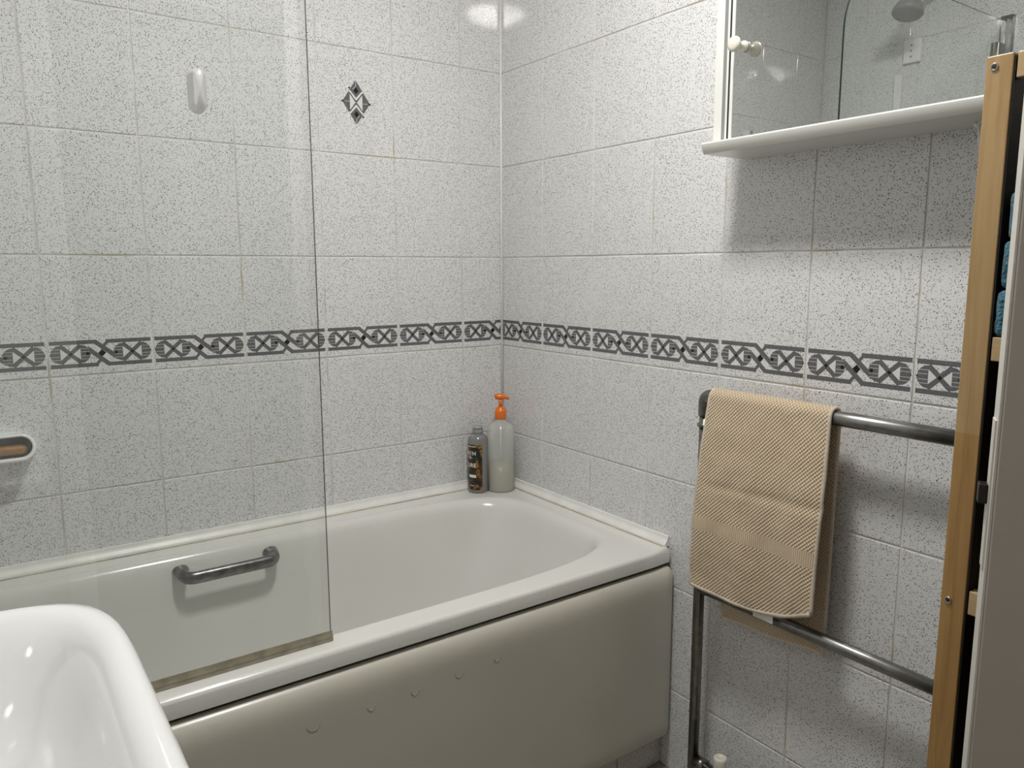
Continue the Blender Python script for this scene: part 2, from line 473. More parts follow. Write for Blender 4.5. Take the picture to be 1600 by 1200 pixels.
def diamond_polys():
    g, b, w = [], [], []
    g.append(dia(0, 0, .0365, .053))
    w.append([(-.0165, .021), (-.0165, -.021), (-.0005, 0)]); w.append([(.0165, .021), (.0005, 0), (.0165, -.021)])
    for sy in (1, -1):
        w.append(bar((-.0175, sy * .0265), (.001, sy * .0065), .0048)); w.append(bar((.0175, sy * .0265), (-.001, sy * .0065), .0048))
    w.append(bar((-.030, .001), (-.018, .001), .001)); w.append(bar((.018, -.001), (.030, -.001), .001))
    g2 = [bar((-.016, .018), (0, .002), .0035), bar((.017, .018), (.001, .001), .0035), bar((-.017, -.018), (0, -.002), .0035), bar((.017, -.018), (0, -.001), .0035)]
    g2 = [bar((-.0165, .0215), (-.001, .001), .003), bar((.0165, .0215), (.001, .001), .003), bar((-.0165, -.0215), (-.001, -.001), .003), bar((.0165, -.0215), (.001, -.001), .003)]
    b += [dia(0, .028, .0065, .008), dia(0, -.028, .0065, .008), dia(-.0175, .033, .003), dia(.0175, -.033, .003), dia(-.036, .001, .003), dia(.036, -.001, .003)]
    w2 = [bar((0, .038), (0, .052), .001), bar((0, -.038), (0, -.052), .001), bar((-.008, .030), (0, .039), .001), bar((.008, -.030), (0, -.039), .001)]
    return g, w, g2, w2, b
def clip(poly, u0, u1):
    for lim, sg in ((u0, 1), (u1, -1)):
        out = []
        for i in range(len(poly)):
            p, q = poly[i], poly[(i + 1) % len(poly)]
            a, c = (p[0] - lim) * sg, (q[0] - lim) * sg
            if a >= 0: out.append(p)
            if (a >= 0) != (c >= 0):
                s = a / (a - c); out.append((lim, p[1] + (q[1] - p[1]) * s))
        poly = out
        if len(poly) < 3: return None
    return poly

JOINT = .0034
_tiles = {}
def tile_mesh(u0, u1, v0, v1, kind='plain'):
    """tile front in the XZ plane facing -Y; u,v measured from the centre of the full 200 x 250 tile"""
    key = (round(u0, 4), round(u1, 4), round(v0, 4), round(v1, 4), kind)
    if key in _tiles: return _tiles[key]
    j = JOINT / 2; e = .0022
    bm = bmesh.new()
    a = [(u0 + j, v0 + j), (u1 - j, v0 + j), (u1 - j, v1 - j), (u0 + j, v1 - j)]
    m = [(u0 + j + .0006, v0 + j + .0006), (u1 - j - .0006, v0 + j + .0006), (u1 - j - .0006, v1 - j - .0006), (u0 + j + .0006, v1 - j - .0006)]
    c = [(u0 + j + e, v0 + j + e), (u1 - j - e, v0 + j + e), (u1 - j - e, v1 - j - e), (u0 + j + e, v1 - j - e)]
    rings = [[bm.verts.new((p[0], T, p[1])) for p in a], [bm.verts.new((p[0], .0009, p[1])) for p in a],
             [bm.verts.new((p[0], .0003, p[1])) for p in m], [bm.verts.new((p[0], 0, p[1])) for p in c]]
    for r1, r2 in zip(rings, rings[1:]):
        for k in range(4): bm.faces.new((r1[k], r1[(k + 1) % 4], r2[(k + 1) % 4], r2[k]))
    bm.faces.new(rings[-1])
    bm.faces.new(rings[0][::-1])
    bmesh.ops.recalc_face_normals(bm, faces=bm.faces)
    layers = []
    if kind == 'border':
        g, w, b = border_polys(-.0795)
        layers = [(g, 1), (w, 3), (b, 2)]
    elif kind == 'diamond':
        g, w, g2, w2, b = diamond_polys()
        layers = [(g, 1), (w, 3), (g2, 1), (w2, 3), (b, 2)]
    for li, (polys, mi) in enumerate(layers):
        y = -.00012 * (li + 1)
        for pi_, P in enumerate(polys):
            P = clip(P, u0 + j + e, u1 - j - e)
            if not P: continue
            f = bm.faces.new([bm.verts.new((p[0], y - pi_ * .0000012, p[1])) for p in P])
            f.material_index = mi
            f.normal_update()
            if f.normal.y > 0: f.normal_flip()
    me = bpy.data.meshes.new('tile'); bm.to_mesh(me); bm.free()
    for k in ('tile', 'print_grey', 'print_black', 'print_light'): me.materials.append(M[k])
    _tiles[key] = me
    return me

ROWS = [(0.205 - .25 * 1, .205)] + [(.205 + .25 * k, .455 + .25 * k) for k in range(9)]
LINE = 1.2           # the joint just above the printed border
def tile_wall(wall, rot, origin, cols):
    """cols: list of (u_start, u_end, full_tile_u0) measured along the wall from origin"""
    R = Matrix.Rotation(rot, 3, 'Z')
    for r in range(-5, 5):
        z0, z1 = LINE + .25 * r, LINE + .25 * (r + 1)
        lo, hi = max(z0, 0.0), min(z1, CEIL)
        if hi - lo < .012: continue
        zc = z0 + .125
        for (a, b, full) in cols:
            uc = full + .1
            kind = 'border' if r == -1 else 'plain'
            if wall is wall_back and r == 1 and abs(uc - (X0 * 0 - .433)) < .06: kind = 'diamond'
            me = tile_mesh(a - uc, b - uc, lo - zc, hi - zc, kind)
            o = bpy.data.objects.new('tile', me); COL.objects.link(o)
            p = R @ Vector((uc, 0, 0))
            o.location = Vector(origin) + p + Vector((0, 0, zc))
            o.rotation_euler = Euler((random.uniform(-.0012, .0012), random.uniform(-.0006, .0006), rot + random.uniform(-.0012, .0012)))
            o.parent = wall
# back wall: u = +x, origin at the corner, going left
cols = []
for k in range(9):
    a = -.1331 - .2 * k
    if k == 0: cols.append((-.1331, 0, -.1331))
    a0 = max(a - .2, X0)
    if a - a0 > .012: cols.append((a0, a, a - .2))
tile_wall(wall_back, 0, (0, 0, 0), cols)
# right wall: u runs towards -y
cols = [(0, .1915, -.0085)] + [(.1915 + .2 * k, min(.3915 + .2 * k, -Y0), .1915 + .2 * k) for k in range(11) if min(.3915 + .2 * k, -Y0) - (.1915 + .2 * k) > .012]
tile_wall(wall_right, -pi / 2, (0, 0, 0), cols)
# left wall: u runs towards +y
cols = []
for k in range(12):
    b = -.165 - .2 * k
    if k == 0: cols.append((-.165, 0, -.165))
    a0 = max(b - .2, Y0)
    if b - a0 > .012: cols.append((a0, b, b - .2))
tile_wall(wall_left, pi / 2, (X0, 0, 0), cols)

# corner bead and bath seals
RIM = .544
bm = bmesh.new(); tube(bm, [(-.0030, -.0030, RIM + .024), (-.0030, -.0030, CEIL)], .0040, 8)
structure(obj('trim_1', bm, M['sealant'], smooth=True), 'white bead in the corner of the tiled walls')
def seal(name, p0, p1, inward, label):
    p0, p1, n = Vector(p0), Vector(p1), Vector(inward)
    prof = [(0, 0), (.0145, 0), (.015, .0035), (.012, .008), (.0075, .0125), (.0045, .0175), (.004, .0225), (0, .0235)]
    rings = []
    for p in (p0, p1): rings.append([p + n * a + Vector((0, 0, h)) for a, h in prof])
    bm = loft(rings)
    bm.verts.ensure_lookup_table(); k = len(prof)
    bm.faces.new([bm.verts[i] for i in range(k)]); bm.faces.new([bm.verts[k + i] for i in range(k)])
    return structure(autosmooth(obj(name, bm, M['sealant']), 50), label)
seal('trim_2', (X0, -.0003, RIM), (-.015, -.0003, RIM), (0, -1, 0), 'white seal between bath rim and back wall')
seal('trim_3', (-.0003, 0, RIM), (-.0003, -.668, RIM), (-1, 0, 0), 'white seal between bath rim and right wall')

M['stain'] = mat('stained_seal_edge', (.52, .42, .24), .6, noise=.6, nscale=25)
obox('stained_edge', (X0, -.016, -.0168, -.0150, RIM, RIM + .0010), M['stain'], bpy.data.objects['trim_2'])
obox('stained_edge', (-.0168, -.0150, -.664, -.016, RIM, RIM + .0010), M['stain'], bpy.data.objects['trim_3'])
# plinth under the bath panel
pl = structure(obox('trim_5', (X0, -.0005, -.655, -.645, 0, .14), M['grout']), 'tiled plinth below the bath panel')
for k in range(9):
    b, a = -.142 - .2 * (k - 1), -.142 - .2 * k
    b = min(b, -.002)
    a = max(a, X0)
    if b - a < .02: continue
    o = obox('tile', (a + .0015, b - .0015, -.6615, -.655, .006, .138), M['plinth_tile'], pl, bev=.0012, seg=1)
    for p in o.data.polygons: p.use_smooth = False

# ------------------------------------------------------------------ ceiling light
t = thing('ceiling_light', 'round white dome light on the ceiling above the room', 'ceiling light', (LAMP_POS[0], LAMP_POS[1], CEIL))
m, tr_, b_ = newmat('lamp_diffuser')
b_.inputs['Base Color'].default_value = (.9, .9, .88, 1)
b_.inputs['Emission Color'].default_value = (1.0, .985, .955, 1)
b_.inputs['Emission Strength'].default_value = LAMP_STRENGTH
M['lamp'] = m
obj('base_plate', lathe([(.0, 0), (.135, 0), (.14, .008), (.14, .022), (0, .022)], LAMP_POS[0], LAMP_POS[1], CEIL - .022), M['white_plastic'], t, True)
prof = [(0.0, -.034)] + [(.118 * sin(a), -.034 * cos(a)) for a in [pi / 2 * k / 10 for k in range(1, 11)]]
obj('diffuser', lathe(prof, LAMP_POS[0], LAMP_POS[1], CEIL - .022), m, t, True)
settle(t)

# ------------------------------------------------------------------ bathtub
def sell(cx, cy, a, b, n, z, N=160, n2=None):
    out = []
    for k in range(N):
        th = 2 * pi * k / N
        c, s = cos(th), sin(th)
        nn = n
        r = (abs(c / a) ** nn + abs(s / b) ** nn) ** (-1 / nn)
        out.append(Vector((cx + r * c, cy + r * s, z)))
    return out
def rrect(x0, x1, y0, y1, z, N=160, n=60, rot=0):
    cx, cy, a, b = (x0 + x1) / 2, (y0 + y1) / 2, (x1 - x0) / 2, (y1 - y0) / 2
    out = []
    for k in range(N):
        th = 2 * pi * k / N
        c, s = cos(th) * a, sin(th) * b       # stretched angles land on the corners
        r = (abs(c / a) ** n + abs(s / b) ** n) ** (-1 / n)
        out.append(Vector((cx + r * c, cy + r * s, z)))
    return out
def sell2(x0, x1, y0, y1, z, n, N=160):
    return rrect(x0, x1, y0, y1, z, N, n)
tub = thing('bathtub', 'off-white built-in acrylic bath with chrome grip along the tiled walls', 'bathtub', (-.85, -.34, 0))
xr, yf = -.0015, -.684
rings = [rrect(X0 + .0015, xr, yf + .010, -.0015, RIM - .032),
         rrect(X0 + .0015, xr, yf, -.0015, RIM - .032),
         rrect(X0 + .0015, xr, yf, -.0015, RIM - .008),
         rrect(X0 + .0015, xr, yf + .0025, -.0015, RIM - .0025),
         rrect(X0 + .0015, xr, yf + .008, -.0015, RIM), rrect(X0 + .0025, xr - .001, yf + .009, -.0025, RIM),
         sell2(-1.628, -.056, -.637, -.059, RIM, 5.4), sell2(-1.622, -.062, -.631, -.065, RIM, 5.4)]
# opening: (right inset, left inset, front inset, back inset, depth, exponent)
ox0, ox1, oy0, oy1 = -1.62, -.064, -.630, -.066
for ri, li, fi, bi, dz, n in ((.001, .001, .001, .001, .0003, 5.3), (.006, .005, .003, .004, .0015, 5.2), (.013, .011, .007, .009, .005, 5.2), (.020, .017, .011, .014, .012, 5.2),
                              (.027, .023, .014, .019, .022, 5.2), (.036, .030, .017, .023, .045, 5.2), (.060, .040, .024, .030, .10, 5.0), (.115, .055, .038, .042, .20, 4.8),
                              (.165, .075, .055, .058, .29, 4.4), (.20, .095, .075, .078, .345, 4.2), (.25, .13, .11, .11, .378, 4.0), (.33, .19, .16, .16, .392, 3.6), (.50, .40, .22, .22, .396, 3.0)):
    rings.append(sell2(ox0 + li, ox1 - ri, oy0 + fi, oy1 - bi, RIM - dz, n))
o = obj('tub_shell', loft(rings, cap_last=True), M['enamel'], tub)
autosmooth(o, 50)
hb = bmesh.new()
gp = fillet([(-.926, -.0905, .514), (-.926, -.138, .508), (-.728, -.138, .508), (-.728, -.0905, .514)], .024, 8)
def handle_r(p, base, end):
    k = max(0, min(1, (p.y + .132) / .042))
    return base + (end - base) * k
tube(hb, gp, [handle_r(p, .0105, .0175) for p in gp], 20, rx=[handle_r(p, .0142, .0128) for p in gp])
gh = obj('grab_handle', hb, M['handle'], tub, True); gh['label'] = 'tarnished chrome grab handle'

# bath panel: rolled top edge
def panel_ring(inset, y, r=.018):
    x0, x1, z0, z1 = X0 + .0015 + inset, -.0015 - inset, .086 + inset, .5035 - inset * 1.15
    out = []
    for cx, cz, a0 in ((x1 - r, z1 - r, 0), (x0 + r, z1 - r, 90), (x0 + r, z0 + r, 180), (x1 - r, z0 + r, 270)):
        for k in range(9):
            a = math.radians(a0 + 90 * k / 8); out.append(Vector((cx + r * cos(a), y, cz + r * sin(a))))
    return out
bm = loft([panel_ring(.002, -0.6710), panel_ring(0, -0.6730), panel_ring(.0006, -0.6780), panel_ring(.0028, -0.6840), panel_ring(.0068, -0.6895), panel_ring(.0125, -0.6938),
           panel_ring(.0195, -0.6970), panel_ring(.0275, -0.6990), panel_ring(.036, -0.7000), panel_ring(.046, -0.7004), panel_ring(.065, -0.7005)], cap_first=True, cap_last=True)
pn = autosmooth(obj('front_panel', bm, M['panel'], tub), 60)
pn['label'] = 'plain acrylic front panel, greyed to carry its shade'
for sx, sz, rr in ((-.858, .468, .011), (-.756, .466, .010), (-.672, .467, .011), (-.582, .470, .010), (-.497, .474, .010)):
    b2 = bmesh.new()
    P = [(sx + rr * cos(a) * (.75 if sx > -.8 else 1), -.7008, sz - .030 + rr * 1.1 * sin(a)) for a in [pi * 1.05 + pi * .9 * k / 10 for k in range(11)]]
    tube(b2, P, .0004, 5, rx=.0007)
    obj('scuff_mark', b2, M['scuff'], pn, True)
settle(tub)

# ------------------------------------------------------------------ shower screen
GY, GX, GT = -.646, -.802, 1.93
ss = thing('shower_screen', 'frameless clear glass shower screen standing on the bath rim', 'shower screen', (-1.25, GY, RIM))
def screen_outline(x0, x1, z0, z1, r, n=12):
    P = [(x0, z0), (x1, z0)]
    for k in range(n + 1):
        a = pi / 2 * k / n
        P.append((x1 - r + r * cos(a), z1 - r + r * sin(a)))
    P.append((x0, z1))
    return P
P = screen_outline(X0 + .036, GX, RIM + .012, GT, .17)
# glass panes are open sheets front and back; the rim of the sheet is a separate dark polished edge
bm = bmesh.new()
for y in (GY - .003,):
    bm.faces.new([bm.verts.new((x, y, z)) for x, z in P])
obj('glass_pane', bm, M['pane'], ss)
bm = bmesh.new(); n = len(P)
va = [bm.verts.new((x, GY - .0028, z)) for x, z in P]; vb = [bm.verts.new((x, GY + .0022, z)) for x, z in P]
for k in range(1, n - 1): bm.faces.new((va[k], va[k + 1], vb[k + 1], vb[k]))
eg = obj('polished_edge', bm, M['pane_edge'], ss)
obox('bottom_seal', (X0 + .036, GX + .003, GY - .005, GY + .006, RIM + .0005, RIM + .0125), M['seal_strip'], ss, bev=.001)['label'] = 'yellowed plastic seal strip'
obox('seal_lip', (X0 + .036, GX + .001, GY - .0062, GY - .0052, RIM + .009, RIM + .0205), M['seal_strip'], ss)
ch = bmesh.new(); bx(ch, X0 + .0005, X0 + .020, GY - .018, GY + .018, RIM, GT + .02); bx(ch, X0 + .020, X0 + .040, GY - .010, GY + .010, RIM + .001, GT + .005)
obj('wall_channel', ch, M['chrome'], ss)['label'] = 'chrome wall channel'
obox('hinge_block', (X0 + .04, X0 + .085, GY - .012, GY + .012, 1.80, 1.86), M['chrome_dull'], ss, bev=.002)
# moulded clear grip stuck to the outside of the glass
rings = []
for d, s in ((0, 1), (.004, 1.0), (.012, .93), (.020, .82), (.0225, .70)):
    rings.append([Vector((-.9680 + .0118 * s * cos(a), GY - .0035 - d, 1.4175 + (.0175 * (1 if sin(a) > 0 else -1) + .0125 * s * sin(a)) )) for a in [2 * pi * k / 32 + .001 for k in range(32)]])
gr = autosmooth(obj('clear_grip', loft(rings, cap_last=True), M['clear_grip'], ss), 60)
gr['label'] = 'clear plastic oval grip'
settle(ss)

# ------------------------------------------------------------------ basin
bs = thing('washbasin', 'white ceramic washbasin with rounded rim in front of the bath', 'basin', (-1.43, -1.2, 0))
BX0, BX1, BY0, BY1, BZ = -1.6985, -1.1565, -1.480, -.9165, .830
rings = []
for fx, fy, bk, dz, n in ((.20, .17, .0, -.175, 3), (.10, .09, 0, -.135, 4), (.045, .042, 0, -.085, 5), (.014, .014, 0, -.045, 6), (.003, .003, 0, -.024, 5.8), (0, 0, 0, -.014, 5.8), (.0015, .0015, 0, -.007, 5.8),
                      (.006, .006, 0, -.0018, 5.8), (.014, .013, .02, .0, 5.7), (.024, .023, .08, -.0016, 5.3), (.031, .031, .095, -.006, 5.2), (.038, .040, .105, -.016, 4.9), (.047, .052, .115, -.034, 4.5), (.058, .068, .13, -.060, 4.0),
                      (.075, .092, .145, -.088, 3.6), (.105, .125, .165, -.108, 3.2), (.150, .165, .195, -.120, 2.8), (.20, .22, .24, -.126, 2.2)):
    rings.append(sell2(BX0 + bk, BX1 - fx, BY0 + fy, BY1 - fy, BZ + dz, n, 120))
obj('bowl', loft(rings, cap_first=True, cap_last=True), M['ceramic'], bs, True)
rings = [sell2(-1.695, -1.50 + w, -1.2 - .07 - w, -1.2 + .07 + w, z, 3, 48) for w, z in ((.04, 0.0005), (.035, .03), (.005, .1), (0, .4), (.01, .6), (.05, .70))]
obj('pedestal', loft(rings, cap_first=True, cap_last=True), M['ceramic'], bs, True)
obj('drain', lathe([(0, 0), (.021, 0), (.022, .002), (.014, .003), (0, .002)], -1.435, -1.2, BZ - .1262), M['chrome'], bs, True)
tb = bmesh.new(); tube(tb, fillet([(-1.655, -1.2, BZ - .02), (-1.655, -1.2, BZ + .10), (-1.54, -1.2, BZ + .085)], .03), .012, 14)
tap = obj('mixer_tap', tb, M['chrome'], bs, True)
obj('tap_lever', box(-1.675, -1.60, -1.206, -1.194, BZ + .11, BZ + .118, bev=.002), M['chrome'], tap)
settle(bs)

# ------------------------------------------------------------------ soap dish on the back wall
sd = thing('soap_dish', 'white ceramic soap dish set on the tiled wall at the left', 'soap dish', (-1.245, 0, .815))
def pill(cx, cz, hw, hh, y, N=40, tilt=0.0):
    out = []
    for k in range(N):
        a = 2 * pi * (k + .5) / N
        c, s = cos(a), sin(a)
        x = (hw - hh) * (1 if c > 0 else -1) + hh * c
        out.append(Vector((cx + x, y + s * hh * tilt, cz + hh * s)))
    return out
cxs = -1.2475
rings = [pill(cxs, .812, .078, .034, -.0003), pill(cxs, .812, .079, .034, -.006), pill(cxs, .816, .077, .029, -.03, tilt=.1), pill(cxs, .823, .077, .0265, -.058, tilt=.2),
         pill(cxs, .8235, .0765, .0265, -.063, tilt=.25), pill(cxs, .824, .0735, .0235, -.0655, tilt=.3), pill(cxs, .824, .0705, .0205, -.064, tilt=.3), pill(cxs, .824, .070, .020, -.045, tilt=.2), pill(cxs, .824, .068, .018, -.020, tilt=.1)]
obj('dish_shell', loft(rings, cap_last=True), M['ceramic'], sd, True)
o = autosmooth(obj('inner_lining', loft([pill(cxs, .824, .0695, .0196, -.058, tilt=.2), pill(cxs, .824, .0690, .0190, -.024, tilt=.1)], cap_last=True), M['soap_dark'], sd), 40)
settle(sd)
so = obj('soap_bar', loft([pill(cxs - .002, .8165, .055, .005, -.0285), pill(cxs - .002, .8165, .064, .0098, -.033), pill(cxs - .002, .8165, .064, .0098, -.054), pill(cxs - .002, .8165, .058, .006, -.0585)], cap_first=True, cap_last=True), M['soap'], smooth=True)
so['label'] = 'amber brown soap bar lying inside the white soap dish'; so['category'] = 'soap'

# ------------------------------------------------------------------ bottles in the corner
BXs, BYs = -.117, -.0465
sh = thing('shampoo_bottle', 'short grey bottle with dark foliage label in the bath corner', 'bottle', (BXs, BYs, RIM))
r = .0285
obj('bottle_body', lathe([(.024, .0), (r - .0015, .0015), (r, .006), (r, .150), (r - .002, .157), (r - .008, .163), (.0155, .166), (.0145, .168), (0, .168)], BXs, BYs, RIM + .0003), M['grey_bottle'], sh, True)
obj('neck', lathe([(.0150, .1683), (.0155, .1695), (.0155, .1790), (.0135, .1800), (0, .1800)], BXs, BYs, RIM), M['track'], sh, True)
obj('screw_cap', lathe([(.0135, .1802), (.0135, .1870), (.0115, .1895), (0, .1895)], BXs, BYs, RIM), M['cap'], sh, True)
az = math.atan2(-1.8276 - BYs, -1.2563 - BXs)       # direction in which the printed side faces
def wrap(bm_pts, rad): pass
def curved_patch(a0, a1, z0, z1, rad, n=16):
    bm = bmesh.new(); A = []; B = []
    for k in range(n + 1):
        a = a0 + (a1 - a0) * k / n
        A.append(bm.verts.new((BXs + rad * cos(a), BYs + rad * sin(a), z0))); B.append(bm.verts.new((BXs + rad * cos(a), BYs + rad * sin(a), z1)))
    for k in range(n): bm.faces.new((A[k], A[k + 1], B[k + 1], B[k]))
    return bm
lab = obj('printed_label', curved_patch(az - 1.75, az + .42, RIM + .010, RIM + .140, r + .0003, 24), M['label'], sh, True)
lab['label'] = 'black label with orange and green leaves'
def text_on_bottle(s, size, amid, z, mt):
    cu = bpy.data.curves.new('t', 'FONT'); cu.body = s; cu.size = size; cu.extrude = 0; cu.offset = size * .02
    cu.align_x = 'RIGHT'
    to = bpy.data.objects.new('t', cu); COL.objects.link(to)
    dg = bpy.context.evaluated_depsgraph_get()
    me = bpy.data.meshes.new_from_object(to.evaluated_get(dg))
    bpy.data.objects.remove(to); bpy.data.curves.remove(cu)
    for v in me.vertices:
        a = amid + v.co.x / r
        v.co = Vector((BXs + (r + .0006) * cos(a), BYs + (r + .0006) * sin(a), z + v.co.y))
    me.materials.append(mt)
    o = bpy.data.objects.new('label_text', me); COL.objects.link(o); o.parent = lab
    return o
for s, sz, z in (('EARTH', .0155, RIM + .110), ('N \u2014', .011, RIM + .099), ('NATURE', .0155, RIM + .076)):
    text_on_bottle(s, sz, az - .20, z, M['white_print'])
wb = obj('label_text', curved_patch(az - 1.0, az - .20, RIM + .046, RIM + .054, r + .0006, 10), M['white_print'], lab, True)
obj('label_text', curved_patch(az - 1.2, az - .20, RIM + .1335, RIM + .1355, r + .0006, 10), M['white_print'], lab, True)
obj('label_text', curved_patch(az - .9, az - .35, RIM + .022, RIM + .0235, r + .0006, 10), M['white_print'], lab, True)
settle(sh)

PX, PY = -.0555, -.0705
lb = thing('pump_bottle', 'tall translucent soap bottle with orange pump in the bath corner', 'bottle', (PX, PY, RIM))
R2 = .0400
obj('bottle_body', lathe([(.0, .0), (R2 - .003, 0), (R2, .004), (R2, .168), (R2 - .002, .180), (R2 - .008, .190), (.022, .197), (.0145, .200), (.0145, .206), (0, .206)], PX, PY, RIM + .0003), M['milky'], lb, True)
obj('liquid_soap', lathe([(0, .001), (R2 - .004, .001), (R2 - .0012, .005), (R2 - .0012, .079), (0, .0795)], PX, PY, RIM + .0003), M['liquid'], lb, True)
obj('dip_tube', lathe([(0.002, .082), (.002, .2)], PX, PY, RIM, 8), M['white_plastic'], lb, True)
obj('pump_collar', lathe([(.0155, .2063), (.0165, .208), (.0165, .229), (.0150, .232), (.013, .2335), (.0125, .238), (.008, .2415), (0, .2415)], PX, PY, RIM), M['orange'], lb, True)
obj('pump_stem', lathe([(.0052, .2417), (.0052, .262), (0, .262)], PX, PY, RIM, 16), M['orange'], lb, True)
hd = bmesh.new()
dv = Vector((.80, -.60, 0))            # nozzle points right
c0 = Vector((PX, PY, RIM + .2685))
tube(hd, [c0 - dv * .0155 - Vector((0, 0, .001)), c0 - dv * .0150, c0 - dv * .006 + Vector((0, 0, .0015)), c0 + dv * .006 + Vector((0, 0, .001)), c0 + dv * .018 - Vector((0, 0, .002)), c0 + dv * .0245 - Vector((0, 0, .0052))],
     [.003, .0095, .0095, .0085, .0055, .0035], 16, rx=[.003, .0082, .0088, .0078, .0050, .0032])
obj('pump_head', hd, M['orange'], lb, True)
settle(lb)

# ------------------------------------------------------------------ mirror cabinet
CX = -.10
mc = thing('mirror_cabinet', 'white mirror-fronted bathroom cabinet with bottom ledge on the right wall', 'cabinet', (-.05, -1.15, 1.38))
CT, CB, CR = 1.97, 1.3985, -1.402
bm = bmesh.new()
bx(bm, -.088, -.0005, -.856, -.840, CB, CT); bx(bm, -.088, -.0005, CR, CR + .016, CB, CT); bx(bm, -.088, -.0005, CR + .016, -.856, CT - .016, CT); bx(bm, -.012, -.0005, CR + .016, -.856, CB, CT - .016)
obj('carcass', bm, M['cab_white'], mc)
obox('frame_stile', (-.1005, -.088, -.8575, -.8385, CB, CT), M['cab_white'], mc, bev=.0015)
obox('frame_stile', (-.1005, -.088, CR, CR + .0185, CB, CT), M['cab_white'], mc, bev=.0015)
obox('door_track', (-.1000, -.0935, -.8655, -.8577, CB, CT), M['track'], mc)
obox('track_lip', (-.1005, -.0935, -.8700, -.8655, CB, CT), M['cab_white'], mc)
obox('hinge_gap', (-.1000, -.0940, -.8750, -.8702, CB, CT), M['dark_gap'], mc)  # nearly flush strip, the gap's shade painted black
dr = obox('door', (-.0985, -.0925, CR + .020, -.8752, CB + .0015, CT - .002), M['cab_white'], mc)
obox('door_frame', (-.1015, -.0987, -.8815, -.8752, CB + .0015, CT - .002), M['cab_white'], dr)
obox('mirror_pane', (-.1000, -.0988, CR + .022, -.8818, CB + .0015, CT - .004), M['mirror'], dr)['label'] = 'mirror glass'
kb = obj('knob', lathe([(0, .0), (.0085, 0), (.0095, -.002), (.0095, -.005), (.0075, -.008), (.0055, -.011), (.0055, -.018), (.0075, -.021), (.0118, -.024), (.0132, -.028), (.0125, -.0315), (.008, -.0335), (0, -.034)][::-1], -.1002, -.9035, 1.5555, 28, 'x'), M['knob'], dr, True)
kb['label'] = 'cream turned knob'
# ledge along the bottom: rounded nose, sloping lower face
prof = [(-.0005, .0205), (-.125, .0205), (-.1285, .0197), (-.1305, .0175), (-.1302, .0150), (-.1235, .0016), (-.1218, 0), (-.0005, 0)]
rings = []
for y in (-.838, CR - .010):
    rings.append([Vector((x, y, 1.3775 + z)) for x, z in prof])
bm = loft(rings); bm.verts.ensure_lookup_table(); k = len(prof)
bm.faces.new([bm.verts[i] for i in range(k)]); bm.faces.new([bm.verts[k + i] for i in range(k)])
autosmooth(obj('bottom_ledge', bm, M['cab_white'], mc), 22)
hk = bmesh.new(); tube(hk, fillet([(-.05, -1.286, 1.3773), (-.05, -1.281, 1.370), (-.05, -1.276, 1.375)], .003, 4), .003, 8); tube(hk, [(-.05, -1.283, 1.372), (-.05, -1.288, 1.33)], .0035, 8)
obj('cord_hook', hk, M['white_plastic'], mc, True)
cl = bmesh.new(); bx(cl, -.104, -.1001, -.925, -.911, CB + .002, CB + .012)
obj('mirror_clip', cl, M['track'], dr)
settle(mc)

# ------------------------------------------------------------------ towel rail
tr = thing('towel_rail', 'chrome pipe towel rail standing against the tiled right wall', 'towel rail', (-.06, -1.07, 0))
RX, RR = -.062, .0115
yL, yR = -.812, -1.375
zT, zM, zB = .916, .512, .118
def pipe(name, pts, r=RR, m_='chrome_dull', parent=tr, seg=18):
    b = bmesh.new(); tube(b, pts, r, seg); return obj(name, b, M[m_], parent, True)
pipe('post', [(RX, yL, .03), (RX, yL, zT - .020)])
pipe('post', [(RX, yR, .03), (RX, yR, zT - .020)])
for y, s in ((yL, -1), (yR, 1)):
    pipe('elbow', fillet([(RX, y, zT - .040), (RX, y, zT), (RX, y + s * .030, zT)], .020, 8), .0142)
    pipe('elbow_collar', [(RX, y, zT - .062), (RX, y, zT - .056)], .0158)
    pipe('foot_flange', [(RX, y, .0005), (RX, y, .012)], .022)
    pipe('foot_stub', [(RX, y, .012), (RX, y, .031)], .014)
pipe('wall_bracket', [(-.0005, yL, zT - .059), (RX, yL, zT - .059)], .006)
pipe('wall_bracket', [(-.0005, yR, zT - .059), (RX, yR, zT - .059)], .006)
pipe('crossbar', [(RX, yL - .028, zT), (RX, yR + .028, zT)], .0128, 'chrome')
pipe('crossbar', [(RX, yL, zM), (RX, yR, zM)], .0118, 'chrome')
pipe('crossbar', [(RX, yL - .004, zB), (RX, yR, zB)], .012, 'chrome')
pipe('tee_joint', [(RX, yL - .010, zB), (RX, yL - .034, zB)], .0155)
# radiator valve with a cream cap
pipe('valve_body', [(-.062, -.872, zB - .0115), (-.062, -.872, .03)], .011)
vb_ = obj('valve_cap', lathe([(.0135, 0), (.0135, .052), (.0125, .0565), (.008, .058), (.0075, .0565), (0, .0565)], -.085, -.902, .126, 24), M['cap_white'], tr, True)
vb_['label'] = 'cream plastic valve cap'
pipe('valve_stem', fillet([(RX, -.880, zB), (-.085, -.902, zB), (-.085, -.902, .126)], .01), .0085, 'chrome')
settle(tr)

